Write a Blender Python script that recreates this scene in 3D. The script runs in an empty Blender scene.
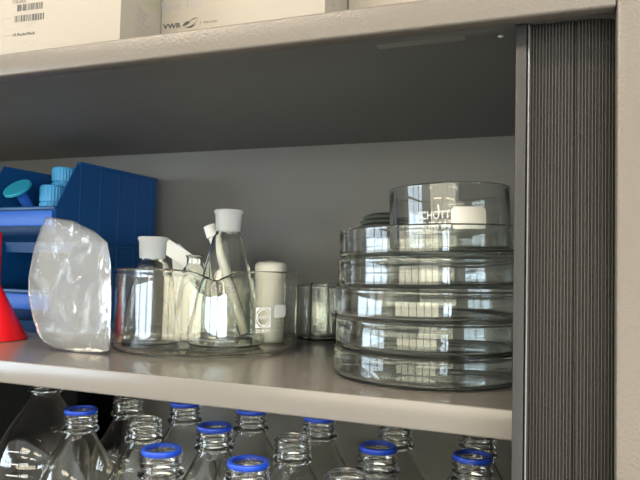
import bpy, bmesh, math, random
from mathutils import Vector, Matrix, noise
random.seed(7)
PI = math.pi
EYE = 1.5                       # eye height; everything below is written relative to the eye, then lifted
FPX = 640                       # focal length in pixels of the 640 x 480 frame
RCAM = Matrix.Rotation(math.radians(21.06), 3, 'Z') @ Matrix.Rotation(math.radians(92.70), 3, 'X') @ Matrix.Rotation(math.radians(1.41), 3, 'Z')
C = bpy.context.scene.collection
sc = bpy.context.scene

# ------------------------------------------------------------------ materials
def mat(name, col=(.8, .8, .8), rough=.5, metal=0, spec=.5, bump=None, coat=0, var=None):
    m = bpy.data.materials.new(name); m.use_nodes = True
    nt = m.node_tree; b = nt.nodes['Principled BSDF']
    b.inputs['Base Color'].default_value = (*col, 1)
    b.inputs['Roughness'].default_value = rough
    b.inputs['Metallic'].default_value = metal
    b.inputs['Specular IOR Level'].default_value = spec
    b.inputs['Coat Weight'].default_value = coat
    tc = nt.nodes.new('ShaderNodeTexCoord')
    if bump:
        n = nt.nodes.new('ShaderNodeTexNoise'); n.inputs['Scale'].default_value = bump[0]
        n.inputs['Detail'].default_value = 2
        bp = nt.nodes.new('ShaderNodeBump'); bp.inputs['Strength'].default_value = bump[1]
        bp.inputs['Distance'].default_value = bump[2]
        nt.links.new(tc.outputs['Object'], n.inputs['Vector'])
        nt.links.new(n.outputs['Fac'], bp.inputs['Height'])
        nt.links.new(bp.outputs['Normal'], b.inputs['Normal'])
    if var:
        n = nt.nodes.new('ShaderNodeTexNoise'); n.inputs['Scale'].default_value = var[0]
        n.inputs['Detail'].default_value = 5
        mx = nt.nodes.new('ShaderNodeMix'); mx.data_type = 'RGBA'
        mx.inputs[6].default_value = (*[c * (1 - var[1]) for c in col], 1)
        mx.inputs[7].default_value = (*[min(1, c * (1 + var[1])) for c in col], 1)
        nt.links.new(tc.outputs['Object'], n.inputs['Vector'])
        nt.links.new(n.outputs['Fac'], mx.inputs[0])
        nt.links.new(mx.outputs[2], b.inputs['Base Color'])
    return m

def glass(name, col, rough=0.0, ior=1.47):
    m = bpy.data.materials.new(name); m.use_nodes = True
    nt = m.node_tree; nt.nodes.clear()
    o = nt.nodes.new('ShaderNodeOutputMaterial'); g = nt.nodes.new('ShaderNodeBsdfGlass')
    g.inputs['Color'].default_value = (*col, 1); g.inputs['Roughness'].default_value = rough
    g.inputs['IOR'].default_value = ior
    nt.links.new(g.outputs[0], o.inputs[0])
    return m

def film(name, col, body=.35, gloss=.12, bump=(22, .30, .010)):
    """thin clear-ish plastic film: see-through, milky, shiny"""
    m = bpy.data.materials.new(name); m.use_nodes = True
    nt = m.node_tree; nt.nodes.clear(); L = nt.links
    o = nt.nodes.new('ShaderNodeOutputMaterial')
    tr = nt.nodes.new('ShaderNodeBsdfTransparent'); tr.inputs[0].default_value = (.96, .96, .95, 1)
    tl = nt.nodes.new('ShaderNodeBsdfTranslucent'); tl.inputs[0].default_value = (*col, 1)
    df = nt.nodes.new('ShaderNodeBsdfDiffuse'); df.inputs[0].default_value = (*col, 1)
    gl = nt.nodes.new('ShaderNodeBsdfGlossy'); gl.inputs['Roughness'].default_value = .09
    tc = nt.nodes.new('ShaderNodeTexCoord')
    n = nt.nodes.new('ShaderNodeTexNoise'); n.inputs['Scale'].default_value = bump[0]; n.inputs['Detail'].default_value = 4
    n.inputs['Distortion'].default_value = 2.0
    bp = nt.nodes.new('ShaderNodeBump'); bp.inputs['Strength'].default_value = bump[1]; bp.inputs['Distance'].default_value = bump[2]
    L.new(tc.outputs['Object'], n.inputs['Vector']); L.new(n.outputs['Fac'], bp.inputs['Height'])
    for s in (tl, df, gl): L.new(bp.outputs['Normal'], s.inputs['Normal'])
    m1 = nt.nodes.new('ShaderNodeMixShader'); m1.inputs[0].default_value = .6
    L.new(tl.outputs[0], m1.inputs[1]); L.new(df.outputs[0], m1.inputs[2])
    m2 = nt.nodes.new('ShaderNodeMixShader'); m2.inputs[0].default_value = body
    L.new(tr.outputs[0], m2.inputs[1]); L.new(m1.outputs[0], m2.inputs[2])
    m3 = nt.nodes.new('ShaderNodeMixShader')
    lw = nt.nodes.new('ShaderNodeLayerWeight'); lw.inputs['Blend'].default_value = .22 + gloss
    L.new(bp.outputs['Normal'], lw.inputs['Normal']); L.new(lw.outputs['Fresnel'], m3.inputs[0])
    L.new(m2.outputs[0], m3.inputs[1]); L.new(gl.outputs[0], m3.inputs[2])
    L.new(m3.outputs[0], o.inputs[0])
    return m

M = dict(
    frame=mat('powder_coat_grey_beige', (.135, .114, .092), .33, bump=(430, .5, .0009)),
    shelf=mat('shelf_grey_enamel', (.175, .157, .138), .20, bump=(420, .12, .0004)),
    inner=mat('anthracite_lining', (.115, .113, .107), .45, bump=(600, .1, .0004)),
    ceil_in=mat('anthracite_top', (.15, .147, .137), .5),
    shutter=mat('shutter_plastic', (.034, .030, .026), .42),
    strip=mat('shutter_strip', (.014, .013, .012), .5),
    bead=mat('strip_bead', (.16, .155, .15), .35, metal=.4),
    card=mat('cream_carton', (.30, .262, .21), .6, var=(9, .03)),
    ink=mat('black_ink', (.03, .028, .03), .6),
    ink_grey=mat('grey_ink', (.25, .24, .27), .6),
    ink_green=mat('green_ink', (.30, .33, .16), .6),
    ink_brown=mat('brown_grey_ink', (.34, .29, .27), .6),
    blue_bin=mat('blue_bin_plastic', (.002, .050, .165), .42),
    blue_label=mat('blue_label_plastic', (.020, .10, .42), .45, spec=.3),
    cap=mat('light_blue_cap', (.06, .36, .68), .45),
    teal=mat('teal_cap', (.02, .30, .42), .45),
    red=mat('red_plastic', (.55, .006, .012), .3),
    white_pl=mat('ivory_plastic', (.78, .73, .62), .45),
    paper=mat('white_paper', (.85, .83, .78), .7),
    frost=mat('frosted_glass_face', (.72, .71, .68), .55),
    white_ink=mat('white_enamel_mark', (.85, .83, .78), .5),
    ring=mat('blue_pouring_ring', (.012, .06, .46), .3),
    white_dot=mat('white_dot_face', (.9, .9, .88), .4),
    pale=mat('pale_strip_face', (.26, .25, .22), .35),
    black=mat('black_plastic', (.006, .006, .006), .9, spec=.1),
    wall=mat('room_wall_paint', (.42, .40, .37), .8),
    floor=mat('room_floor_vinyl', (.20, .19, .175), .5, var=(3, .1)),
    ceil=mat('room_ceiling_paint', (.82, .81, .78), .9),
    wframe=mat('window_frame_paint', (.75, .75, .74), .5),
    clear=glass('clear_borosilicate', (.985, .99, .975)),
    basin_g=glass('basin_glass', (.985, .985, .965)),
    dark_g=glass('thick_watch_glass', (.9, .92, .91)),
    green_g=glass('greenish_glass', (.982, .994, .987)),
    bottle_g=glass('bottle_glass', (.985, .985, .975)),
    bag=film('milky_bag_film', (.84, .84, .82), .22, -.05),
)
M['cream_film'] = film('cream_film', (.86, .76, .58), .75, -.05, (40, .4, .006))
M['frostglass'] = None
def frosted():
    m = bpy.data.materials.new('ground_glass'); m.use_nodes = True
    nt = m.node_tree; b = nt.nodes['Principled BSDF']
    b.inputs['Base Color'].default_value = (.9, .89, .86, 1); b.inputs['Roughness'].default_value = .5
    b.inputs['Transmission Weight'].default_value = .7; b.inputs['IOR'].default_value = 1.3
    return m
M['frostglass'] = frosted()

# ------------------------------------------------------------------ helpers
def obj(name, bm, m, parent=None, loc=(0, 0, 0), smooth=True, angle=35, fix=True):
    if fix: bmesh.ops.recalc_face_normals(bm, faces=bm.faces[:])
    me = bpy.data.meshes.new(name); bm.to_mesh(me); bm.free()
    o = bpy.data.objects.new(name, me); C.objects.link(o)
    me.materials.append(M[m] if isinstance(m, str) else m)
    if smooth:
        me.polygons.foreach_set('use_smooth', [True] * len(me.polygons))
        me.set_sharp_from_angle(angle=math.radians(angle))
    o.location = loc
    if parent: o.parent = parent
    return o

def tag(o, label, cat, group=None):
    o['label'] = label; o['category'] = cat
    if group: o['group'] = group
    return o

def thing(name, label, cat, loc, group=None, rot=None):
    o = bpy.data.objects.new(name, None); C.objects.link(o); o.empty_display_size = .02
    o.location = loc
    if rot: o.rotation_euler = rot
    return tag(o, label, cat, group)

def structure(o):
    o['kind'] = 'structure'; return o

def box(bm, x0, x1, y0, y1, z0, z1, bev=0, seg=2):
    g = bmesh.new()
    r = bmesh.ops.create_cube(g, size=1)
    bmesh.ops.scale(g, vec=(x1 - x0, y1 - y0, z1 - z0), verts=g.verts)
    bmesh.ops.translate(g, vec=((x0 + x1) / 2, (y0 + y1) / 2, (z0 + z1) / 2), verts=g.verts)
    if bev: bmesh.ops.bevel(g, geom=g.edges[:], offset=bev, segments=seg, profile=.5, affect='EDGES')
    me = bpy.data.meshes.new('t'); g.to_mesh(me); g.free(); bm.from_mesh(me); bpy.data.meshes.remove(me)
    return bm

def bx(*a, **k): return box(bmesh.new(), *a, **k)

def lathe(prof, n=96, bm=None, cx=0, cy=0, cz=0, deform=None, closed=False):
    """spin (r,z) points about z; r=0 ends are merged; closed joins last to first"""
    bm = bm or bmesh.new(); rings = []
    for r, z in prof:
        if r < 1e-7: rings.append([bm.verts.new((cx, cy, cz + z))])
        else:
            L = []
            for i in range(n):
                a = 2 * PI * i / n
                p = Vector((r * math.cos(a), r * math.sin(a), z))
                if deform: p = deform(p, a)
                L.append(bm.verts.new((cx + p.x, cy + p.y, cz + p.z)))
            rings.append(L)
    pairs = list(zip(rings, rings[1:]))
    if closed: pairs.append((rings[-1], rings[0]))
    for A, B in pairs:
        if len(A) == 1 and len(B) == 1: continue
        for i in range(n):
            j = (i + 1) % n
            if len(A) == 1: f = (A[0], B[i], B[j])
            elif len(B) == 1: f = (A[i], B[0], A[j])
            else: f = (A[i], B[i], B[j], A[j])
            bm.faces.new(f)
    return bm

def arc(cr, cz, r, a0, a1, n=6):
    return [(cr + r * math.cos(math.radians(a0 + (a1 - a0) * i / n)), cz + r * math.sin(math.radians(a0 + (a1 - a0) * i / n))) for i in range(n + 1)]

def dish_profile(R, H, t=.003, tb=.0035, rc=.0045, bead=.0004):
    """outer bottom -> wall -> beaded rim -> inner wall -> inner bottom"""
    p = [(0, 0.0006), (R - rc - .004, .0006), (R - rc, 0)]
    p += arc(R - rc, rc, rc, -80, 0, 6)
    p += [(R, H * .5), (R, H - .004)]
    p += arc(R - t / 2 + bead / 2, H - t / 2 - bead, t / 2 + bead, 0, 180, 8)
    p += [(R - t, H - .004), (R - t, H * .5), (R - t, tb + rc)]
    p += arc(R - t - rc + .001, tb + rc - .001, rc - .001, 0, -85, 6)
    p += [(0, tb)]
    return p

def prism(bm, pts, axis, a, b):
    """extrude polygon of 2-D pts along axis from a to b"""
    def P(u, v, w):
        return {'x': (w, u, v), 'y': (u, w, v), 'z': (u, v, w)}[axis]
    A = [bm.verts.new(P(u, v, a)) for u, v in pts]; B = [bm.verts.new(P(u, v, b)) for u, v in pts]
    n = len(pts)
    bm.faces.new(A); bm.faces.new(B[::-1])
    for i in range(n): bm.faces.new((A[i], A[(i + 1) % n], B[(i + 1) % n], B[i]))
    return bm

def tube(bm, pts, rads, n=24, cap=True):
    rings = []
    pts = [Vector(p) for p in pts]
    if not isinstance(rads, (list, tuple)): rads = [rads] * len(pts)
    up = Vector((0, 0, 1))
    for i, p in enumerate(pts):
        d = (pts[min(i + 1, len(pts) - 1)] - pts[max(i - 1, 0)]).normalized()
        u = d.cross(up)
        if u.length < 1e-4: u = d.cross(Vector((1, 0, 0)))
        u.normalize(); v = d.cross(u)
        rings.append([bm.verts.new(p + rads[i] * (math.cos(2 * PI * k / n) * u + math.sin(2 * PI * k / n) * v)) for k in range(n)])
    for A, B in zip(rings, rings[1:]):
        for k in range(n): bm.faces.new((A[k], A[(k + 1) % n], B[(k + 1) % n], B[k]))
    if cap: bm.faces.new(rings[0][::-1]); bm.faces.new(rings[-1])
    return bm

def text_bm(s, width=None, height=None, bold=0, tilt=0):
    """flat text in x-z plane, left bottom at the origin"""
    cu = bpy.data.curves.new('t', 'FONT'); cu.body = s; cu.resolution_u = 3; cu.offset = bold
    o = bpy.data.objects.new('t', cu); C.objects.link(o)
    dg = bpy.context.evaluated_depsgraph_get()
    me = bpy.data.meshes.new_from_object(o.evaluated_get(dg))
    bm = bmesh.new(); bm.from_mesh(me)
    bpy.data.objects.remove(o); bpy.data.curves.remove(cu); bpy.data.meshes.remove(me)
    xs = [v.co.x for v in bm.verts]; ys = [v.co.y for v in bm.verts]
    x0, x1, y0, y1 = min(xs), max(xs), min(ys), max(ys)
    sx = width / (x1 - x0) if width else None
    sy = height / (y1 - y0) if height else None
    sx = sx or sy; sy = sy or sx
    for v in bm.verts:
        v.co = Vector(((v.co.x - x0) * sx, 0, (v.co.y - y0) * sy))
    return bm

def move(bm, x=0, y=0, z=0):
    bmesh.ops.translate(bm, vec=(x, y, z), verts=bm.verts); return bm

def join(a, b):
    me = bpy.data.meshes.new('t'); b.to_mesh(me); b.free(); a.from_mesh(me); bpy.data.meshes.remove(me); return a

def rect(bm, x0, x1, z0, z1, nx=1):
    for i in range(nx):
        a = x0 + (x1 - x0) * i / nx; b = x0 + (x1 - x0) * (i + 1) / nx
        bm.faces.new([bm.verts.new(p) for p in ((a, 0, z0), (b, 0, z0), (b, 0, z1), (a, 0, z1))])
    return bm

def rrect(bm, x0, x1, z0, z1, r, n=16):
    xs = sorted(set([x0 + r * (1 - math.cos(PI / 2 * i / 6)) for i in range(7)] + [x1 - r * (1 - math.cos(PI / 2 * i / 6)) for i in range(7)] + [x0 + r + (x1 - x0 - 2 * r) * i / n for i in range(n + 1)]))
    def inset(x):
        d = max(x0 + r - x, x - (x1 - r), 0)
        return r - math.sqrt(max(0, r * r - d * d))
    prev = None
    for x in xs:
        i = inset(x); c = (bm.verts.new((x, 0, z0 + i)), bm.verts.new((x, 0, z1 - i)))
        if prev: bm.faces.new((prev[0], c[0], c[1], prev[1]))
        prev = c
    return bm

def annulus(bm, cx, cz, r0, r1, n=32):
    A = [bm.verts.new((cx + r0 * math.cos(2 * PI * i / n), 0, cz + r0 * math.sin(2 * PI * i / n))) for i in range(n)]
    B = [bm.verts.new((cx + r1 * math.cos(2 * PI * i / n), 0, cz + r1 * math.sin(2 * PI * i / n))) for i in range(n)]
    for i in range(n): bm.faces.new((A[i], A[(i + 1) % n], B[(i + 1) % n], B[i]))
    return bm

def wrap(bm, R, phi, taper=0, off=.0003):
    """bend flat x-z marks round a vertical cylinder; taper = d(radius)/dz"""
    bmesh.ops.subdivide_edges(bm, edges=[e for e in bm.edges if e.calc_length() > .006], cuts=3, use_grid_fill=True)
    for v in bm.verts:
        r = R + off + taper * v.co.z
        a = phi + v.co.x / R
        v.co = Vector((r * math.cos(a), r * math.sin(a), v.co.z))
    return bm

def ray(px, py): return RCAM @ Vector(((px - 320) / FPX, -(py - 240) / FPX, -1))
def at_plane(px, py, Y):
    """point of the photograph lying on the plane at depth Y"""
    d = ray(px, py); return d.x * Y / d.y, d.z * Y / d.y
def project(X, Y, Z):
    q = RCAM.transposed() @ Vector((X, Y, Z)); return 320 + FPX * q.x / -q.z, 240 - FPX * q.y / -q.z

# ------------------------------------------------------------------ levels
ZS = -.110          # top of the stocked shelf
ZL = -.4195         # top of the lower shelf
YB = 1.000          # face of the back panel
YF = .490           # front of the cabinet frame
ZTOP = .2158        # top of the cabinet
ZC = .2105          # underside of the cabinet top

# ------------------------------------------------------------------ room
RX0, RX1, RY0, RY1 = -2.8, 2.4, -4.6, 1.045
def S(name, bm, m, **k): return structure(obj(name, bm, m, **k))
S('floor', bx(RX0, RX1, RY0, RY1, -1.56, -1.5), 'floor')
S('ceiling', bx(RX0, RX1, RY0, RY1, 1.2, 1.26), 'ceil')
S('wall_back', bx(RX0, RX1, RY1, RY1 + .1, -1.5, 1.2), 'wall')
S('baseboard_back', bx(RX0, RX1, RY1 - .012, RY1, -1.5, -1.42, bev=.003), 'wframe')
# both side walls have a wide window opening
fw = bmesh.new(); FX0, FX1, FZ0, FZ1 = -2.55, 2.1, -.95, .45  # unseen front opening, added to hold the warm light
for a, b, z0, z1 in [(RX0, FX0, -1.5, 1.2), (FX1, RX1, -1.5, 1.2), (FX0, FX1, -1.5, FZ0), (FX0, FX1, FZ1, 1.2)]: box(fw, a, b, RY0 - .12, RY0, z0, z1)
S('wall_front', fw, 'wall')
f = bmesh.new()
for a, b, z0, z1 in [(FX0, FX1, FZ0, FZ0 + .05), (FX0, FX1, FZ1 - .05, FZ1)] + [(FX0 + (FX1 - FX0) * k / 6 - .04, FX0 + (FX1 - FX0) * k / 6 + .04, FZ0, FZ1) for k in range(7)]:
    box(f, max(a, FX0), min(b, FX1), RY0 - .08, RY0 - .03, z0, z1, bev=.004)
S('window_3', f, 'wframe')
L = bpy.data.lights.new('added_warm_light', 'AREA'); L.shape = 'RECTANGLE'; L.size = FX1 - FX0; L.size_y = FZ1 - FZ0
L.color = (1.0, .90, .62); L.energy = 145  # warm glow added for yellow reflections in the glassware
o = bpy.data.objects.new('added_warm_light', L); C.objects.link(o); o.location = ((FX0 + FX1) / 2, RY0 - .11, (FZ0 + FZ1) / 2); o.rotation_euler = (PI / 2, 0, 0)
WZ0, WZ1 = -.64, .42
WY = [(-2.6, -.20), (-4.4, -1.2)]
for i, (xw, sgn, side) in enumerate(((RX0, -1, 'left'), (RX1, 1, 'right'))):
    a, b = WY[i]; fw = bmesh.new(); xo = sorted((xw, xw + sgn * .12))
    for y0, y1, z0, z1 in [(RY0, RY1, -1.5, WZ0), (RY0, RY1, WZ1, 1.2), (RY0, a, WZ0, WZ1), (b, RY1, WZ0, WZ1)]:
        box(fw, xo[0], xo[1], y0, y1, z0, z1)
    S('wall_' + side, fw, 'wall')
    f = bmesh.new(); w = .05; n = 3; xf = sorted((xw + sgn * .03, xw + sgn * .08))
    bars = [(a, a + w, WZ0, WZ1), (b - w, b, WZ0, WZ1), (a, b, WZ0, WZ0 + w), (a, b, WZ1 - w, WZ1), (a, b, -.10, -.06)]
    bars += [(a + (b - a) * k / n - .04, a + (b - a) * k / n + .04, WZ0, WZ1) for k in range(1, n)]
    for y0, y1, z0, z1 in bars: box(f, xf[0], xf[1], y0, y1, z0, z1, bev=.004)
    S('window_%d' % (i + 1), f, 'wframe')
    L = bpy.data.lights.new('daylight', 'AREA'); L.shape = 'RECTANGLE'; L.size = WZ1 - WZ0; L.size_y = b - a
    L.color = (.72, .86, 1.0); L.energy = (105, 205)[i]
    o = bpy.data.objects.new('daylight', L); C.objects.link(o)
    o.location = (xw + sgn * .11, (a + b) / 2, (WZ0 + WZ1) / 2); o.rotation_euler = (0, sgn * PI / 2, 0)
# ceiling lamps of the room; nearest row added to brighten the shelf top
for (x, y, pw) in ((-.95, -.45, 36), (.75, -.45, 28), (-.95, -1.8, 10), (.75, -1.8, 10), (-.95, -3.3, 18), (.75, -3.3, 18)):
    lm = thing('ceiling_lamp', 'long flat ceiling lamp in front of the cabinet, %s lamp of the %s row' % ('left' if x < 0 else 'right', 'added nearest' if y > -1 else 'middle' if y > -2 else 'farthest'), 'lamp', (x, y, 1.2), 'ceiling lamps of the room')
    fr = bmesh.new()
    box(fr, -.62, .62, -.16, .16, -.045, -.001, bev=.004)
    obj('housing', fr, 'wframe', lm)
    L = bpy.data.lights.new('lamp_light', 'AREA'); L.shape = 'RECTANGLE'; L.size = 1.2; L.size_y = .28
    L.color = (1.0, .87, .68); L.energy = pw
    o = bpy.data.objects.new('lamp_light', L); C.objects.link(o); o.location = (0, 0, -.05); o.parent = lm
w = bpy.data.worlds.new('World'); sc.world = w; w.use_nodes = True
w.node_tree.nodes['Background'].inputs[0].default_value = (.62, .78, 1, 1)
w.node_tree.nodes['Background'].inputs[1].default_value = 1.0

# ------------------------------------------------------------------ cabinet
XL, XR = -1.30, .092
YBK = 1.020
XS = .0328          # inner edge of the right stile
cab = thing('cabinet', 'grey beige steel cabinet with dark lining and a ribbed roll shutter', 'cabinet', (0, 0, -1.5))
def cp(name, bm, m, **k):
    return obj(name, move(bm, 0, 0, 1.5), m, cab, **k)
ZR = .1925          # lower edge of the top rail
cp('top_panel', bx(XL, XR, YF + .0165, YBK, ZC + .002, ZTOP, bev=.0012), 'frame')
cp('top_rail', bx(XL + .0605, XS - .0003, YF, YF + .0165, ZR, ZTOP, bev=.0024, seg=3), 'frame')
cp('stile', bx(XS, XR, YF, YF + .020, -1.46, ZTOP, bev=.0022, seg=3), 'frame')
cp('stile', bx(XL, XL + .060, YF, YF + .020, -1.46, ZTOP, bev=.0022, seg=3), 'frame')
cp('side_panel', bx(XR - .004, XR, YF + .020, YBK, -1.46, ZC + .002), 'frame')
cp('side_panel', bx(XL, XL + .004, YF + .020, YBK, -1.46, ZC + .002), 'frame')
cp('back_panel', bx(XL + .004, XR - .004, YB, YBK, -1.46, ZC), 'inner')
cp('compartment_ceiling', bx(XL + .004, XR - .004, YF + .0365, YB, ZC, ZC + .0019), 'ceil_in')
cp('shutter_track', bx(XL + .060, XR - .006, YF + .0185, YF + .0365, ZR + .004, ZC + .0019), 'ceil_in')
cp('plinth', bx(XL, XR, YF + .02, YBK, -1.5, -1.46), 'black')
def shelf_bm(z):
    # folded steel shelf: a top skin and a front lip with rounded nose
    t = .0251; y = .549
    pts = [(y + .0014, z)] + arc(y + .0014, z - .0014, .0014, 90, 180, 5) + arc(y + .0025, z - t + .0025, .0025, 180, 270, 4) + [(y + .018, z - t), (y + .018, z - .004), (YB - .001, z - .004), (YB - .001, z)]
    return prism(bmesh.new(), pts, 'x', XL + .006, XR - .006)
cp('shelf', shelf_bm(ZS), 'shelf', angle=12)
cp('shelf', shelf_bm(ZL), 'shelf', angle=12)
cp('shelf', shelf_bm(ZL - .36), 'shelf', angle=12)
cp('base_panel', bx(XL + .006, XR - .006, YF + .04, YB - .001, -1.46, -1.44), 'frame')
# roll shutter at the right: ribbed slats, drawn back
x0s = -.0262; x = x0s; pts = []
pitch = .00238; ys = .5190
while x < .082:
    gap = abs(x - .0045) < pitch * .55
    d = .0036 if gap else 0
    d += 9 * max(0, x - .0045) ** 2               # the slats turn away round the corner of the track
    pts += [(x, ys + .0026 + d), (x + pitch * .16, ys + .0026 + d), (x + pitch * .30, ys + .0004 + d), (x + pitch * .46, ys + d), (x + pitch * .68, ys + d), (x + pitch * .84, ys + .0004 + d)]
    x += pitch
poly = pts + [(x, ys + .010 + d)] + [(q, ys + .012 + 9 * max(0, q - .0045) ** 2) for q in (.07, .055, .04, .03, .02, .01)] + [(x0s, ys + .012)]
sh = cp('roll_shutter', prism(bmesh.new(), poly, 'z', -1.44, ZR + .0038), 'shutter', angle=30)
st = obj('pull_strip', bx(-.0374, -.0292, .5085, .5230, -1.44 + 1.5, ZR + .0030 + 1.5, bev=.0012), 'strip', sh)
obj('strip_bead', bx(-.0284, -.0270, .5105, .5230, -1.44 + 1.5, ZR + .0020 + 1.5, bev=.0005), 'bead', sh)
obj('strip_web', bx(-.0292, -.0262, .5180, .5230, -1.44 + 1.5, ZR + .0020 + 1.5), 'strip', sh)
pl = bmesh.new(); lathe([(0, -.0009), (.0020, -.0009), (.0026, -.0003), (.0026, 0), (0, 0)], 20, pl)
d_ = ray(501, 36); obj('ceiling_dot', pl, 'white_dot', cab, loc=(d_.x * ZC / d_.z, d_.y * ZC / d_.z, ZC + 1.5 - .0001))  # small round white dot on the compartment ceiling
d1 = ray(375, 44); d2 = ray(465, 37)
obj('pale_strip', bx(d1.x * ZC / d1.z, d2.x * ZC / d2.z, .5450, .5750, ZC + 1.5 - .0004, ZC + 1.5 - .00005), 'pale', cab)  # thin strip, paler than the ceiling around it

# ------------------------------------------------------------------ cartons on the cabinet
class Carton:
    """a carton whose local x runs along its front edge, y into the depth; its front right or left corner is given"""
    def __init__(s, cx, cy, w, dpt, h, deg, label, right=True):
        s.a = math.radians(deg); u = Vector((math.cos(s.a), math.sin(s.a), 0))
        c = Vector((cx, cy, ZTOP + .0004)) - (u * w if right else Vector((0, 0, 0)))
        s.c = c; s.w = w; s.dpt = dpt
        s.t = thing('carton', label, 'box', c, 'cartons on the cabinet top', rot=(0, 0, s.a))
        obj('body', bx(0, w, 0, dpt, 0, h, bev=.0012), 'card', s.t)
        fl = bmesh.new()
        box(fl, .0015, w - .0015, .0015, dpt / 2 - .001, h + .0001, h + .0025, bev=.0005)
        box(fl, .0015, w - .0015, dpt / 2 + .001, dpt - .0015, h + .0001, h + .0025, bev=.0005)
        obj('lid_flap', fl, 'card', s.t)
        s.inv = Matrix.Rotation(-s.a, 3, 'Z')
    def hit(s, px, py, flank=False):
        """local (x or y, z) where the front (or right flank) plane meets the sight line"""
        d = s.inv @ ray(px, py); o = s.inv @ (-s.c)
        if flank: k = (s.w - o.x) / d.x; p = o + d * k; return p.y, p.z
        k = -o.y / d.y; p = o + d * k; return p.x, p.z
    def front(s, txt, px0, py, px1=None, h=None, m='ink', bold=0):
        X, Z = s.hit(px0, py); wd = s.hit(px1, py)[0] - X if px1 is not None else None
        obj('printed_text', move(text_bm(txt, wd, h, bold), X, -.0002, Z), m, s.t, smooth=False)
    def flank(s, txt, px, py, h, m):
        Y, Z = s.hit(px, py, True); bm = text_bm(txt, None, h)
        for v in bm.verts: v.co = Vector((s.w + .0002, v.co.x + Y, v.co.z + Z))
        obj('printed_text', bm, m, s.t, smooth=False)
ctx, cty = -.4161, .5120
c1 = Carton(ctx, cty, .30, .20, .17, 3.5, 'cream carton with barcode label, leftmost on the cabinet top')
q = .0718; a_ = math.radians(3.5)
c2x, c2y = ctx - math.sin(a_) * q + .0012, cty + math.cos(a_) * q
dx_ = ray(325, 8); 
# width of the second carton: where its front plane meets the sight line of its right edge
def hit_line(px, py, x0, y0, a):
    d = ray(px, py); u = (math.cos(a), math.sin(a))
    k = (x0 * u[1] - y0 * u[0]) / (d.x * u[1] - d.y * u[0]); return Vector((d.x * k, d.y * k, d.z * k))
r2 = hit_line(325, 8, c2x, c2y, a_); w2 = (Vector((r2.x, r2.y)) - Vector((c2x, c2y))).length
c2 = Carton(c2x, c2y, w2, .18, .16, 3.5, 'cream carton marked Pipet Tips, middle one on the cabinet top', right=False)
# third carton starts where the flank of the second one ends in the photograph
d = ray(347, 5); nrm = Vector((math.cos(a_), math.sin(a_))); kk = (r2.x * nrm[0] + r2.y * nrm[1]) / (d.x * nrm[0] + d.y * nrm[1])
c3 = Carton(d.x * kk + .0015, d.y * kk, .20, .18, .16, 3.5, 'cream carton half hidden behind the top rail, rightmost on the cabinet top', right=False)
c1.front('110-3437', 13, 4.2, 27, .0050, 'ink')
c1.front('10 Racks/Pack', 13, 36.6, 35, .0032, 'ink', .02)
c1.front('Quantity/Pkg:', 0, 37.6, 11.5, .0022, 'ink_brown')
c1.front('Lot Number: Exp. 2020-11', 7, 30, 34, .0024, 'ink_brown')
c1.front('Made in Mexico', 22, 42.5, 35, .0018, 'ink_brown')
c1.front('Ref. of Pkg. 10', 22, 45.6, 35, .0018, 'ink_brown')
c1.front('Order No.', 1, 20.8, 13, .0021, 'ink_brown')
c1.front('1234567890', 23, 24.6, 35, .0015, 'ink_brown')
c1.front('1 10 34 37', 21, 13.2, 40, .0015, 'ink_brown')
for (pa, pb, pt, pbm) in ((17.5, 43, 5.0, 11.6), (15, 44, 16.0, 22.6)):
    bars = bmesh.new()
    xa, zt = c1.hit(pa, pt); xb, _ = c1.hit(pb, pt); zl = c1.hit(pa, pbm)[1]
    q = xa
    while q < xb - .0004:
        wd = random.choice([.0003, .0004, .0008, .0012]); rect(bars, q, min(q + wd, xb), zl, zt); q += wd + random.choice([.0004, .0005, .0009, .0013])
    obj('barcode', move(bars, 0, -.0002, 0), 'ink', c1.t, smooth=False)
for i, txt in enumerate(['- RNase', '- DNA', '- PCR inhibitors', '- DNase', '- Pyrogen']):
    c1.flank(txt, [136, 136, 135.5, 135, 134.5][i], [9.5, 15.5, 21.5, 27.5, 33.5][i], .0048, 'ink_brown')
c1.flank('CERTIFIED FREE', 144, 2.2, .0060, 'ink_green')
c1.flank('STERILE', 151, 0, .0060, 'ink_green')
c2.front('Pipet Tips', 161, 14.2, 201.5, .0125, 'ink_grey', -.008)
c2.front('VWR', 161, 2.5, 183, .0105, 'ink_grey', -.008)
c2.front('Sterile', 186, 0, 206, .0105, 'ink_grey', -.008)
c2.front('VWR', 163, 29.5, 181, .0056, 'ink', .03)
c2.front('|  vwr.com', 200.3, 24.8, 217, .0044, 'ink')
sw = bmesh.new()                     # the swoosh beside the letters
X0, Z0 = c2.hit(182, 28.5); wS, hS = c2.hit(199, 20)[0] - X0, .0098
def blade(a, b, bow, th):
    P = []
    for i in range(13):
        t = i / 12; p = Vector((a[0] + (b[0] - a[0]) * t, a[1] + (b[1] - a[1]) * t))
        k = math.sin(PI * t); P.append((p.x * wS, (p.y + bow * k) * hS, (p.y + (bow + th) * k) * hS))
    for A, B in zip(P, P[1:]):
        sw.faces.new([sw.verts.new(q) for q in ((A[0], 0, A[1]), (B[0], 0, B[1]), (B[0], 0, B[2]), (A[0], 0, A[2]))])
blade((0, .25), (.5, .62), -.12, .42); blade((.12, .1), (1, 1), -.45, .14); blade((.3, .45), (1, 1), .16, .12); blade((.25, .05), (.85, .35), -.22, .18)
obj('printed_emblem', move(sw, X0, -.0002, Z0), 'ink', c2.t, smooth=False)
fx, fz = c3.hit(360, 8)
obj('flap_seam', bx(fx - .0003, fx + .0003, -.0002, .001, .02, .155), 'ink_brown', c3.t)
dots = bmesh.new()
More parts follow.
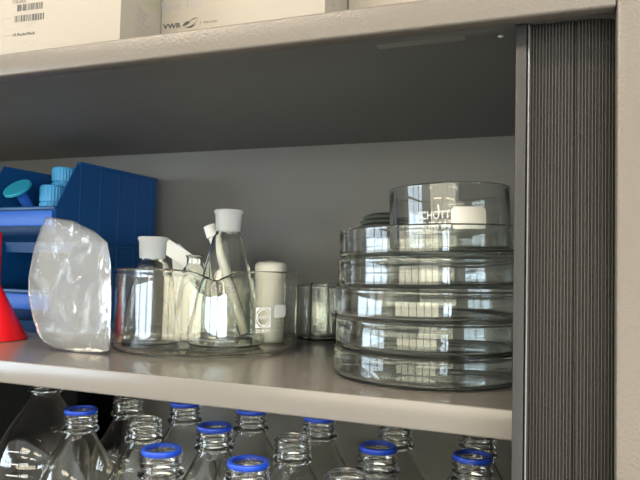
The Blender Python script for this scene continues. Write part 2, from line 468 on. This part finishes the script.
for k in range(34):
    y, z = c2.hit(325 + 22 * random.random(), 12 * random.random(), True); sz = .0006 + random.random() * .0016
    a = random.random() * 3
    dots.faces.new([dots.verts.new((w2 + .0002, y + sz * math.cos(a + q), z + sz * 1.5 * math.sin(a + q))) for q in (0, .7, PI, PI + .7)])
obj('printed_pattern', dots, 'ink_brown', c2.t, smooth=False)

# ------------------------------------------------------------------ red funnel, mouth down
fn = thing('funnel', 'red plastic funnel standing mouth down at the left edge', 'funnel', (-.7650, .6935, ZS + .0003))
cone = [(.0450, 0), (.0458, .0012), (.0450, .003), (.0415, .0095), (.0070, .0770), (.0064, .0800), (.0054, .0800), (.0058, .076), (.0398, .0095), (.0435, .0025), (.0438, 0)]
obj('cone', lathe(cone, 64, closed=True), 'red', fn)
stem = [(.0064, .0801), (.0058, .153), (.0048, .153), (.0052, .0801)]
obj('stem', lathe(stem, 32, closed=True), 'red', fn)

# ------------------------------------------------------------------ blue stacking bins
BINR = math.radians(-3.5)
def bin_(z, label):
    hw = .084; th = .0026; L = .228; H = .1430; st_ = .0165
    t = thing('storage_bin', label, 'bin', (-.797, .755, z), 'blue stacking bins', rot=(0, 0, BINR))
    low = [(.050, 0), (.046, st_), (L - .003, st_), (L - .003, 0)]
    side = [(.046, st_), (.0040, .0250), (0, .0320), (0, .0690), (.041, H), (L, H), (L, st_)]
    b = bmesh.new(); ins = .0050
    for s in (-1, 1):
        prism(b, side, 'x', *sorted((s * hw, s * (hw - th))))
        prism(b, low, 'x', *sorted((s * (hw - ins), s * (hw - ins - th))))
        for y in (.045, .088, .131, .174, .214):                               # upright ribs on the flank
            box(b, *sorted((s * hw, s * (hw + .0012))), y, y + .0024, st_ + .001, H - .004)
        box(b, *sorted((s * (hw - ins - th), s * hw)), .046, L, st_ - .0005, st_ + .0015)
        box(b, *sorted((s * (hw - .001), s * (hw + .0026))), .041, L, H - .006, H - .0001, bev=.0008)
    # front wall, its undercut and the floor in one bent sheet
    prism(b, [(0, .0320), (0, .0680), (.0035, .0680), (.0035, .0335), (.0075, .0285), (.048, st_ + .0025), (.054, .003), (L - .003, .003), (L - .003, 0), (.050, 0), (.046, st_), (.004, .0250)], 'x', -hw + ins + th, hw - ins - th)
    prism(b, [(0, .0320), (0, .0680), (.0035, .0680), (.0035, .0335), (.0075, .0285), (.048, st_ + .0025), (.048, st_), (.004, .0250)], 'x', -hw + th, hw - th)
    box(b, -hw + th, hw - th, L - th, L, st_, H)
    box(b, -hw + ins, hw - ins, L - .003 - th, L - .003, 0, st_ + .001)
    box(b, -hw, hw, -.004, .006, .0640, .0695, bev=.0016)                       # rolled lip
    obj('body', b, 'blue_bin', t, angle=30)
    lb = prism(bmesh.new(), [(-.0003, .0630), (-.0045, .0625), (-.0055, .0600), (-.0050, .0420), (-.0040, .0395), (-.0003, .0390)], 'x', -hw + .003, hw - .003)
    obj('label_holder', lb, 'blue_label', t)
    return t
BIN2 = ZS + .0003 + .1268
bin_(ZS + .0003, 'dark blue stacking bin standing on the shelf, lower of the two')
bin_(BIN2, 'dark blue stacking bin holding light blue caps, upper of the two')

def cap_parts(t, m, R=.0175, H=.0205):
    n = 120
    def ribs(p, a):
        r = math.hypot(p.x, p.y)
        if r > R - .0006 and .0015 < p.z < H - .003:
            k = 1 + .035 * max(-.4, math.cos(a * 26))
            p.x *= k; p.y *= k
        return p
    prof = [(R - .0018, 0), (R - .0003, 0), (R, .0018), (R, H - .0034), (R - .0004, H - .0026), (R - .0006, H - .0008), (R - .0016, H), (0, H), ]
    inner = [(0, H - .002), (R - .0018, H - .002)]
    obj('cap_shell', lathe(prof + inner, n, deform=ribs, closed=True), m, t, angle=28)
z0 = BIN2 + .0034
caps = [(-.803, .835, k, .0272, .0200) for k in range(4)] + [(-.822, .880, k, .0243, .0200) for k in range(6)]
for i, (x, y, k, h, r) in enumerate(caps):
    lab = {3: 'light blue ribbed screw cap lying nearest in the upper bin', 9: 'light blue ribbed screw cap behind the nearest one in the upper bin'}.get(i, 'light blue ribbed screw cap buried low in the upper bin')
    t = thing('screw_cap', lab, 'cap', (x, y, z0 + k * (h + .0002)), 'screw caps in the upper blue bin')
    cap_parts(t, 'cap', r, h)
# flat teal lid leaning, its smooth top towards us
tl = thing('lid', 'round flat teal lid tilted on a short blue neck in the upper bin', 'lid', (-.8370, .7950, z0 + .0985), rot=(math.radians(43), 0, 0))
obj('disc', lathe([(0, .0), (.0220, 0), (.0232, .001), (.0232, .0042), (.0220, .0055), (0, .0055)], 48), 'teal', tl)
obj('neck', lathe([(.0085, -.0002), (.0085, -.036), (.0070, -.036), (.0070, -.0002)], 32, closed=True), 'blue_label', tl)

# ------------------------------------------------------------------ plastic bag
def make_bag():
    outline = [(-.039, .1697), (-.018, .1675), (.003, .1643), (.0350, .1514), (.0560, .1376), (.0618, .1138), (.0645, .07), (.0655, .03), (.0650, .004), (.045, .0006), (.012, .0002), (-.016, .0008), (-.0370, .012), (-.0520, .038), (-.0630, .068), (-.0650, .09), (-.0570, .1341), (-.0480, .155)]
    # straight chords across the sack at each height give its left and right edge
    def edge(z, side):
        best = None
        n = len(outline)
        for i in range(n):
            a, b = outline[i], outline[(i + 1) % n]
            if (a[1] - z) * (b[1] - z) <= 0 and abs(a[1] - b[1]) > 1e-9:
                x = a[0] + (b[0] - a[0]) * (z - a[1]) / (b[1] - a[1])
                best = x if best is None else (min(best, x) if side < 0 else max(best, x))
        return best
    bm = bmesh.new(); NV, NU = 64, 56
    rows = {1: [], -1: []}
    for j in range(NV + 1):
        v = j / NV; z = .0003 + v * .1688
        xl, xr = edge(z, -1), edge(z, 1)
        for s in (1, -1):
            R = []
            for i in range(NU + 1):
                u = i / NU; x = (xl + (xr - xl) * u) * .955 + .0022
                prof = (max(0, 4 * u * (1 - u)) ** .6)
                vert = min(1, v * 7) ** .6 * (1 - v) ** .35
                d = .026 * prof * vert
                p = Vector((x * 21, z * 21, s * 3.1))
                ridge = 1 - abs(noise.noise(p * .9)) * 2
                fold = math.sin((u * 2.6 + v * 1.1) * 5 + s) * .3
                w = (ridge * .0062 + (1 - abs(noise.noise(p * 1.9 + Vector((7, 3, 1)))) * 2) * .0030 + fold * .003) * prof * min(1, v * 8)
                y = (d + w) if s > 0 else -(d - w * .8)
                if prof < .02: y = noise.noise(p) * .001
                R.append(bm.verts.new((x, -y, z)))
            rows[s].append(R)
    for s in (1, -1):
        for A, B in zip(rows[s], rows[s][1:]):
            for i in range(NU): bm.faces.new((A[i], A[i + 1], B[i + 1], B[i]))
    bmesh.ops.remove_doubles(bm, verts=bm.verts, dist=.0011)
    return bm
bag = obj('plastic_bag', make_bag(), 'bag', angle=80)
bag.location = (-.5860, .6420, ZS + .0003); bag.rotation_euler = (0, 0, .06)
tag(bag, 'crumpled milky plastic bag standing between blue bins and glass basin', 'bag')

# ------------------------------------------------------------------ basin with spout
BCX, BCY, BR, BH = -.4648, .7755, .1256, .1064
ba = thing('glass_basin', 'clear glass basin with pouring spout, holding conical flasks', 'basin', (BCX, BCY, ZS + .0003))
PHS = math.atan2(-BCY, -BCX) + math.radians(4)
def spout(p, a):
    d = (a - PHS + PI) % (2 * PI) - PI
    g = math.exp(-(d / .17) ** 2); k = max(0, (p.z - BH * .72) / (BH * .28))
    if k > 0:
        q = g * k * k; r = math.hypot(p.x, p.y); s = 1 + .011 * q / r
        p.x *= s; p.y *= s; p.z -= .0125 * math.exp(-abs(d / .14) ** 1.3) * k ** 2
    return p
BT = .0032
bp_ = [(0, .0006), (BR - .014, .0006), (BR - .010, 0)] + arc(BR - .010, .010, .010, -80, 0, 8) + [(BR, BH * q) for q in (.3, .5, .7, .78, .84, .9, .95)]
bp_ += arc(BR - BT / 2 + .0004, BH - BT / 2 - .0004, BT / 2 + .0006, 0, 180, 8) + [(BR - BT, BH * q) for q in (.95, .9, .84, .78, .7, .5, .3)] + arc(BR - BT - .007, .0035 + .007, .007, 0, -85, 7) + [(0, .0035)]
obj('bowl', lathe(bp_, 192, deform=spout), 'basin_g', ba, angle=60)
def phi_for(cx, cy, R, px, z=0):
    """angle on the near side of a vertical cylinder that shows at column px, and its depth"""
    best = None
    for i in range(1440):
        a = -PI + i * PI / 1440
        X, Y = cx + R * math.cos(a), cy + R * math.sin(a)
        if math.cos(a) * -X + math.sin(a) * -Y > 0:
            e = abs(project(X, Y, z)[0] - px)
            if best is None or e < best[0]: best = (e, a, X, Y)
    return best[1], best[2:]
ph, kk = phi_for(BCX, BCY, BR, 263.5, -.06)
def zrel(py, k, base):
    lo, hi = -.6, .4
    for _ in range(40):
        m = (lo + hi) / 2
        if project(k[0], k[1], m)[1] > py: lo = m
        else: hi = m
    return lo - base
zb = ZS + .0003
z_lo, z_hi = zrel(327.5, kk, zb), zrel(307.5, kk, zb)
hw = .0120; lg = bmesh.new(); tt = .0011
rect(lg, -hw, hw, z_lo, z_lo + tt, 6); rect(lg, -hw, hw, z_hi - tt, z_hi, 6)
rect(lg, -hw, -hw + tt, z_lo + tt, z_hi - tt); rect(lg, hw - tt, hw, z_lo + tt, z_hi - tt)
cz_ = (z_lo + z_hi) / 2
annulus(lg, 0, cz_, .0094, .0106)
for sx in (-1, 1):
    for sz in (-1, 1):
        a = (sx * (hw - tt), cz_ + sz * ((z_hi - z_lo) / 2 - tt))
        lg.faces.new([lg.verts.new(q) for q in ((a[0], 0, a[1]), (a[0] - sx * .0046, 0, a[1]), (a[0], 0, a[1] - sz * .0046))])
t_ = text_bm('SCHOTT', .0170, .0042, .01); join(lg, move(t_, -.0085, 0, cz_ - .0021))
obj('printed_emblem', wrap(lg, BR, ph), 'white_ink', ba, smooth=False, fix=False)
t_ = move(text_bm('DURAN', .0225, .0042, .01), -.0112, 0, z_lo - .0064)
obj('printed_text', wrap(t_, BR, ph), 'white_ink', ba, smooth=False, fix=False)
ph2, k2 = phi_for(BCX, BCY, BR, 280.3, -.05)
fld = bmesh.new(); rrect(fld, -.0125, .0125, zrel(317.5, k2, zb), zrel(304.8, k2, zb), .0038)
obj('label_field', wrap(fld, BR, ph2), 'white_ink', ba, smooth=False, fix=False)
t_ = move(text_bm('Made in Germany', .0195, .0017, .01), -.0095, 0, zrel(331, k2, zb))
obj('printed_text', wrap(t_, BR, ph2), 'white_ink', ba, smooth=False, fix=False)

# ------------------------------------------------------------------ flasks
def flask(x, y, R, H, label, neck_r=.0172, flange=.0202, ground=True, group='conical flasks in the glass basin'):
    t = thing('conical_flask', label, 'flask', (x, y, ZS + .0042), group)
    w = .0022; nb = H - .030 if ground else H - .012
    rc = .010
    out = [(0, .0015), (R - rc - .005, .0008), (R - rc, 0)] + arc(R - rc, rc, rc, -80, 28, 8)
    x0, z0 = out[-1]; r1, z1 = neck_r - .0005, nb
    # straight cone easing into the neck
    steps = 22
    zs = z1 - .010
    sl = (r1 + .0048 - x0) / (zs - z0)
    for i in range(1, steps + 1): out.append((x0 + sl * (zs - z0) * i / steps, z0 + (zs - z0) * i / steps))
    for i in range(1, 9):
        q = i / 8; zz = zs + .010 * q
        base = r1 + .0048
        out.append((base + sl * .010 * q * (1 - q) - .0048 * (q * q * (3 - 2 * q)), zz))
    inner = [(max(0, r - w), max(z, .0035)) for r, z in out[3:]]
    if ground:
        prof = out + inner[::-1] + [(0, .0035)]
        obj('body', lathe(prof, 96), 'clear', t, angle=60)
        rin = r1 - w
        nk = [(r1 + .0002, nb + .0002), (neck_r + .0004, nb + .004), (neck_r + .0014, H - .0065), (flange, H - .0048), (flange + .0004, H - .0026), (flange - .0004, H - .0008), (flange - .0016, H), (neck_r - .0008, H - .0002), (rin, nb + .0002)]
        obj('ground_neck', lathe(nk, 64, closed=True), 'frostglass', t, angle=50)
    else:
        top = [(r1, H - .006), (r1 + .0002, H - .004)] + arc(r1 + .0006, H - .0016, .0016, -60, 170, 7)
        prof = out + top + [(r1 - w, H - .004)] + inner[::-1] + [(0, .0035)]
        obj('body', lathe(prof, 96), 'clear', t, angle=60)
    return t, sl
f1, sl1 = flask(-.4360, .7790, .0540, .1860, 'tall conical flask with frosted neck, rising highest out of the basin')
f2, _ = flask(-.5300, .7380, .0430, .1460, 'shorter conical flask with frosted neck at the left of the basin')
flask(-.5200, .8300, .0330, .1240, 'small conical flask with clear rim behind the two frosted ones', neck_r=.0125, ground=False)
# printed volume on the tall flask
def cone_marks(s, px, py, h, wdt):
    Rz = .045
    for _ in range(6):
        phf, kf = phi_for(-.4360, .7790, Rz, px, 0); zz = zrel(py, kf, ZS + .0042)
        Rz = .0540 - .010 + .0093 + sl1 * (zz - .0147)
    bm = move(text_bm(s, wdt, h, .005), -wdt / 2, 0, 0)
    for v in bm.verts:
        a = phf + v.co.x / Rz; r = Rz + .0006 + sl1 * v.co.z
        v.co = Vector((r * math.cos(a), r * math.sin(a), zz + v.co.z))
    obj('printed_text', bm, 'ink_brown', f1, smooth=False, fix=False)
cone_marks('225 ± 5%', 220, 293, .0085, .0480)
cone_marks('NS 29', 212, 301, .0050, .0240)

# ------------------------------------------------------------------ loose plastic bits in and behind the basin
tb = thing('plastic_tube', 'ivory plastic tube with white cap leaning behind the tall flask', 'tube', (-.4450, .8600, ZS + .0140))
a = Vector((0, 0, 0)); b = Vector((-.0500, -.0190, .1420)); d = (b - a).normalized()
obj('barrel', tube(bmesh.new(), [a, a + (b - a) * .5, b], [.0085, .0085, .0085]), 'white_pl', tb)
obj('cap', tube(bmesh.new(), [b + d * .0002, b + d * .001, b + d * .018, b + d * .019], [.0095, .0108, .0100, .009]), 'paper', tb)
def strip(name, pts, width_dir, w, th, label, cat, m):
    bm = bmesh.new(); P = [Vector(p) for p in pts]; W = Vector(width_dir).normalized() * w / 2
    sec = []
    o = P[0].copy(); 
    for i, p in enumerate(P):
        dd = (P[min(i + 1, len(P) - 1)] - P[max(i - 1, 0)]).normalized(); n = dd.cross(W).normalized() * th / 2
        sec.append([bm.verts.new(p - o + q) for q in (W + n, W - n, -W - n, -W + n)])
    for A, B in zip(sec, sec[1:]):
        for k in range(4): bm.faces.new((A[k], A[(k + 1) % 4], B[(k + 1) % 4], B[k]))
    bm.faces.new(sec[0]); bm.faces.new(sec[-1][::-1])
    ob = obj(name, bm, m, loc=o, angle=60); return tag(ob, label, cat)
strip('plastic_strip', [(-.5986, .8600, .0355), (-.5611, .8600, .0157), (-.5300, .8610, -.0030), (-.5080, .8645, -.0450), (-.5000, .8680, ZS + .0185)], (.45, 0, 1), .024, .0016,
      'ivory plastic strip leaning in the basin behind the short flask', 'strip', 'white_pl')
pp = obj('paper_slip', prism(bmesh.new(), [(-.018, 0), (.022, 0), (.022, .128), (-.004, .149), (-.018, .131)], 'y', -.0005, .0005), 'paper', loc=(-.5800, .9080, ZS + .0005), smooth=False)
pp.rotation_euler = (math.radians(10), 0, 0)
tag(pp, 'white paper slip with pointed corner standing up behind the ivory strip', 'paper')
jr = thing('plastic_jar', 'rounded ivory plastic jar standing in the basin behind the tall flask', 'jar', (-.4020, .8470, ZS + .0042))
obj('body', lathe([(0, 0), (.0195, 0), (.0212, .002), (.0218, .006), (.0218, .092)] + [(.0213, .0922), (0, .0922)], 64), 'white_pl', jr, angle=40)
obj('lid', lathe([(0, .0925), (.0228, .0925), (.0232, .094), (.0232, .108)] + arc(.0152, .108, .008, 0, 90, 8) + [(0, .1180)], 64), 'white_pl', jr, angle=50)

def crumple():
    bm = bmesh.new(); bmesh.ops.create_icosphere(bm, subdivisions=6, radius=1)
    for v in bm.verts:
        n = v.co.normalized(); p = n * 2.6
        k = .86 - .34 * abs(noise.noise(p)) - .20 * abs(noise.noise(p * 2.3 + Vector((3, 1, 5)))) - .08 * abs(noise.noise(p * 5))
        q = n * k
        v.co = Vector((q.x * .052, q.y * .040, max(-.0465, q.z * .056)))
    lo = min(v.co.z for v in bm.verts)
    for v in bm.verts: v.co.z -= lo
    return bm
cf = obj('crumpled_film', crumple(), 'cream_film', loc=(-.6020, .9510, ZS + .0004), angle=60)
tag(cf, 'crumpled cream plastic film lying behind the basin, seen through its glass', 'film')

# ------------------------------------------------------------------ glass dishes
def dish(name, x, y, z, R, H, label, m='green_g', group=None, rot=None, **k):
    t = obj(name, lathe(dish_profile(R, H, **k), 160), m, loc=(x, y, z), angle=60)
    if rot: t.rotation_euler = rot
    return tag(t, label, 'dish', group)
GS = 'dishes in the big glass stack'
SX, SY = -.1395, .6885
z = ZS + .0004
def lean(deg): return (Matrix.Rotation(math.radians(11), 4, 'Z') @ Matrix.Rotation(math.radians(-deg), 4, 'Y')).to_euler()
for R, dx, dy, H, lab, dg, lift in (
        (.0997, 0, 0, .0290, 'wide glass dish standing on the shelf, lowest of the big stack', 0, 0),
        (.0992, .0004, 0, .0318, 'wide glass dish in the big stack, second from the bottom', 0, 0),
        (.1075, .0010, .001, .0306, 'widest glass dish, overhanging the ones below it in the stack', .4, .0007),
        (.0980, .0016, .001, .0300, 'wide glass dish in the big stack, second from the top of the wide ones', 1.2, .0014),
        (.0968, .0012, .001, .0300, 'topmost wide glass dish, holding the tall marked dish', 1.9, .0012)):
    z += lift; zE = z
    dish('glass_dish', SX + dx, SY + dy, z, R, H, lab, group=GS, rot=lean(dg)); z += H + .0003
TX, TY, TR, TH_ = -.1165, .6900, .0635, .0688
z = zE + .0048
td = thing('glass_dish', 'tall glass dish with white lettering and label field, on top of the stack', 'dish', (TX, TY, z), GS, rot=lean(1.9))
obj('bowl', lathe(dish_profile(TR, TH_, t=.0026), 160), 'clear', td, angle=60)
pa, ka = phi_for(TX, TY, TR, 434.5, .05); pb, kb = phi_for(TX, TY, TR, 470.5, .05)
pa -= math.radians(11); pb -= math.radians(11)
wt = .0325
t_ = move(text_bm('SCHOTT', wt, .0080, .0), -wt / 2, 0, zrel(218.5, ka, z))
t2 = move(text_bm('DURAN', wt, .0052, .0), -wt / 2, 0, zrel(226.3, ka, z))
mk = join(join(t_, t2), move(text_bm('BORO 3.3  900 ml', wt, .0022, .005), -wt / 2, 0, zrel(231.5, ka, z)))
zo = zrel(211, ka, z)                      # the flame-like stroke over the O
mk.faces.new([mk.verts.new(q) for q in ((.0052, 0, zo - .002), (.0064, 0, zo - .002), (.0058, 0, zo + .0062), (.0040, 0, zo + .0070))])
obj('printed_text', wrap(mk, TR, pa), 'white_ink', td, smooth=False, fix=False)
fld = bmesh.new(); rrect(fld, -.0178, .0178, zrel(227.5, kb, z), zrel(207, kb, z), .0048)
obj('label_field', wrap(fld, TR, pb), 'white_ink', td, smooth=False, fix=False)
# small dishes behind
dish('glass_dish', -.3665, .9550, ZS + .0004, .0370, .0850, 'small tall glass dish standing between basin and big stack', 'clear', t=.0026)
dish('glass_dish', -.3580, .9570, ZS + .0004 + .0040, .0230, .0850, 'narrow glass dish nested inside the small tall dish', 'clear', t=.0024)
px_, py_ = -.2350, .8800
z = ZS + .0004
for k in range(3):
    dish('glass_dish', px_, py_, z, .0450, .0545, ['lowest', 'middle', 'upper'][k] + ' glass dish of the pile hidden behind the big stack', 'clear', group='dishes of the rear pile'); z += .0548
def watch_glass(z, R, h, i):
    n = 14; out = [(R * math.sin(PI / 2 * q / n), h * math.cos(PI / 2 * q / n)) for q in range(n + 1)]
    inn = [((R - .0020) * math.sin(PI / 2 * q / n), (h - .0020) * math.cos(PI / 2 * q / n)) for q in range(n, -1, -1)]
    o = obj('watch_glass', lathe(out + inn, 96), 'dark_g', loc=(px_, py_, z), angle=60)
    tag(o, ['lowest', 'second lowest', 'second highest', 'highest'][i] + ' domed watch glass of the rear pile, behind the big stack', 'watch glass', 'watch glasses on the rear pile')
for i, (R, h) in enumerate(((.0445, .0100), (.0435, .0100), (.0410, .0100), (.0370, .0100))):
    watch_glass(z + .0065 * i, R, h, i)

# ------------------------------------------------------------------ bottles on the lower shelf
def bottle_body(H, R, shoulder=.066, nr=.0192):
    z = H; p = []
    p += arc(nr - .0012, z - .0014, .0014, 100, 0, 5)
    n = 36                                                  # thread turns
    for i in range(1, n + 1):
        q = i / n; zz = z - .002 - .0185 * q
        p.append((nr + .0004 + .0024 * max(0, math.sin(q * 3 * 2 * PI)) ** .8, zz))
    p += [(nr + .0004, z - .0215)]
    p += arc(nr + .0026, z - .0250, .0026, 75, -75, 6)      # collar
    p += [(nr + .0002, z - .0285), (nr + .0012, z - .033)]
    zs0 = z - .033; r0 = nr + .0012; zs1 = zs0 - shoulder
    for i in range(1, 19):
        q = i / 18
        e = q * q * (3 - 2 * q) * .45 + q * .55
        rr = r0 + (R - r0) * min(1, math.sin(min(1, q) * PI / 2) * .55 + e * .45)
        p.append((rr, zs0 - shoulder * q))
    p += [(R, zs1 - .004), (R, .03)] + arc(R - .008, .008, .008, 0, -80, 6) + [(R - .016, .001), (0, .002)]
    w = .0022; inner = []
    for (r, zz) in p:
        if zz > z - .030:
            continue
        inner.append((max(0, r - w), max(zz, .0045)))
    lip = [(nr - .0030, z - .0008), (nr - .0034, z - .003), (nr - .0034, z - .029)]
    prof = [(r, zz) for r, zz in p[::-1]] + lip + inner[:-1] + [(0, .0045)]
    return prof
M['pring'] = M['ring']
proto = {}
def bottle(x, y, ring, label, dz=0):
    H = .2250 - dz
    t = thing('glass_bottle', label, 'bottle', (x, y, ZL + .0004), 'uncapped glass bottles on the lower shelf')
    if dz not in proto:
        proto[dz] = obj('body', lathe(bottle_body(H, .0500), 80), 'bottle_g', t, angle=60)
    else:
        o = proto[dz].copy(); C.objects.link(o); o.parent = t
    if ring:
        if 'ring' not in proto:
            R0 = .0192
            rp = [(R0 - .0022, -.0002), (R0 - .0014, .0012), (R0 - .0006, .0003), (R0 + .0003, .0002), (R0 + .0004, -.0036), (R0 + .0014, -.0038), (R0 + .0018, -.0030), (R0 + .0018, .0002)] + arc(R0 + .0006, .0006, .0012, 0, 90, 5) + [(R0 - .0012, .0020), (R0 - .0022, .0012)]
            proto['ring'] = obj('pouring_ring', lathe(rp, 80, closed=True), 'ring', t, angle=50)
            o = proto['ring']
        else:
            o = proto['ring'].copy(); C.objects.link(o); o.parent = t
        o.location = (0, 0, H)
for x, y, ring, lab in (
        (-.6047, .6958, 1, 'blue ringed bottle beside the big graduated bottle'),
        (-.5003, .6925, 0, 'ringless bottle left of the middle, between two blue ringed ones'),
        (-.4005, .6970, 1, 'blue ringed bottle under the basin, in the middle row'),
        (-.2955, .6955, 0, 'ringless bottle at the centre of the middle row'),
        (-.1936, .6978, 1, 'blue ringed bottle right of centre, in the middle row'),
        (-.0914, .7076, 1, 'blue ringed bottle farthest right, beside the shutter'),
        (-.3994, .5850, 1, 'blue ringed bottle at the left of the front row'),
        (-.2965, .5850, 1, 'blue ringed bottle in the middle of the front row'),
        (-.1945, .5940, 0, 'ringless bottle at the right of the front row'),
        (-0.6093, 0.8010, 0, 'bottle with hidden rim at the left of the back row'),
        (-0.5086, 0.7990, 1, 'blue ringed bottle half hidden by the shelf lip, left back row'),
        (-0.4028, 0.8010, 1, 'blue ringed bottle half hidden by the shelf lip, under the basin'),
        (-0.3036, 0.8030, 1, 'blue ringed bottle half hidden by the shelf lip, centre back row'),
        (-0.2015, 0.8060, 0, 'bottle with hidden rim in the back row, right of centre'),
        (-0.1004, 0.8120, 0, 'bottle with hidden rim behind the rightmost blue ringed one')):
    bottle(x, y, ring, lab)
# the big graduated bottle
bgx, bgy = -.7220, .7550
bg = thing('glass_bottle', 'big graduated glass bottle at the left end of the lower shelf', 'bottle', (bgx, bgy, ZL + .0004))
obj('body', lathe(bottle_body(.2570, .0680, .090), 112), 'bottle_g', bg, angle=60)
for s, py in (('1800', 452), ('1600', 464.5), ('1400', 476)):
    pz, kz = phi_for(bgx, bgy, .0680, 23, -.28)
    zz = zrel(py + 2, kz, ZL + .0004)
    bm = move(text_bm(s, .0115, .0046, .015), -.0045, 0, zz)
    rect(bm, -.0250, -.0065, zz + .0016, zz + .0030, 8)
    obj('graduation_mark', wrap(bm, .0680, pz), 'white_ink', bg, smooth=False, fix=False)

crate = bmesh.new()
box(crate, -1.08, -.7650, .870, .990, 0, .262, bev=.006)
cr = thing('black_box', 'black plastic box standing behind the big graduated bottle', 'box', (0, 0, ZL + .0004))
obj('body', crate, 'black', cr)
obj('lid', bx(-1.083, -.7620, .867, .993, .2622, .278, bev=.004), 'black', cr)

# ------------------------------------------------------------------ camera
cd = bpy.data.cameras.new('Camera'); cam = bpy.data.objects.new('Camera', cd); C.objects.link(cam)
cd.sensor_width = 36; cd.lens = 36; cd.clip_start = .01
cam.location = (0, 0, 0); cam.rotation_euler = RCAM.to_euler()
sc.camera = cam
for o in C.objects:
    if o.parent is None: o.location.z += EYE

# ------------------------------------------------------------------ look
sc.view_settings.view_transform = 'Standard'; sc.view_settings.look = 'None'
sc.view_settings.gamma = 1; sc.view_settings.exposure = 0; sc.view_settings.use_curve_mapping = False
cy = sc.cycles
cy.max_bounces = 32; cy.transmission_bounces = 28; cy.transparent_max_bounces = 32; cy.glossy_bounces = 8; cy.diffuse_bounces = 4
cy.caustics_reflective = True; cy.caustics_refractive = True; cy.blur_glossy = .3
cy.sample_clamp_indirect = 12
cy.use_denoising = True
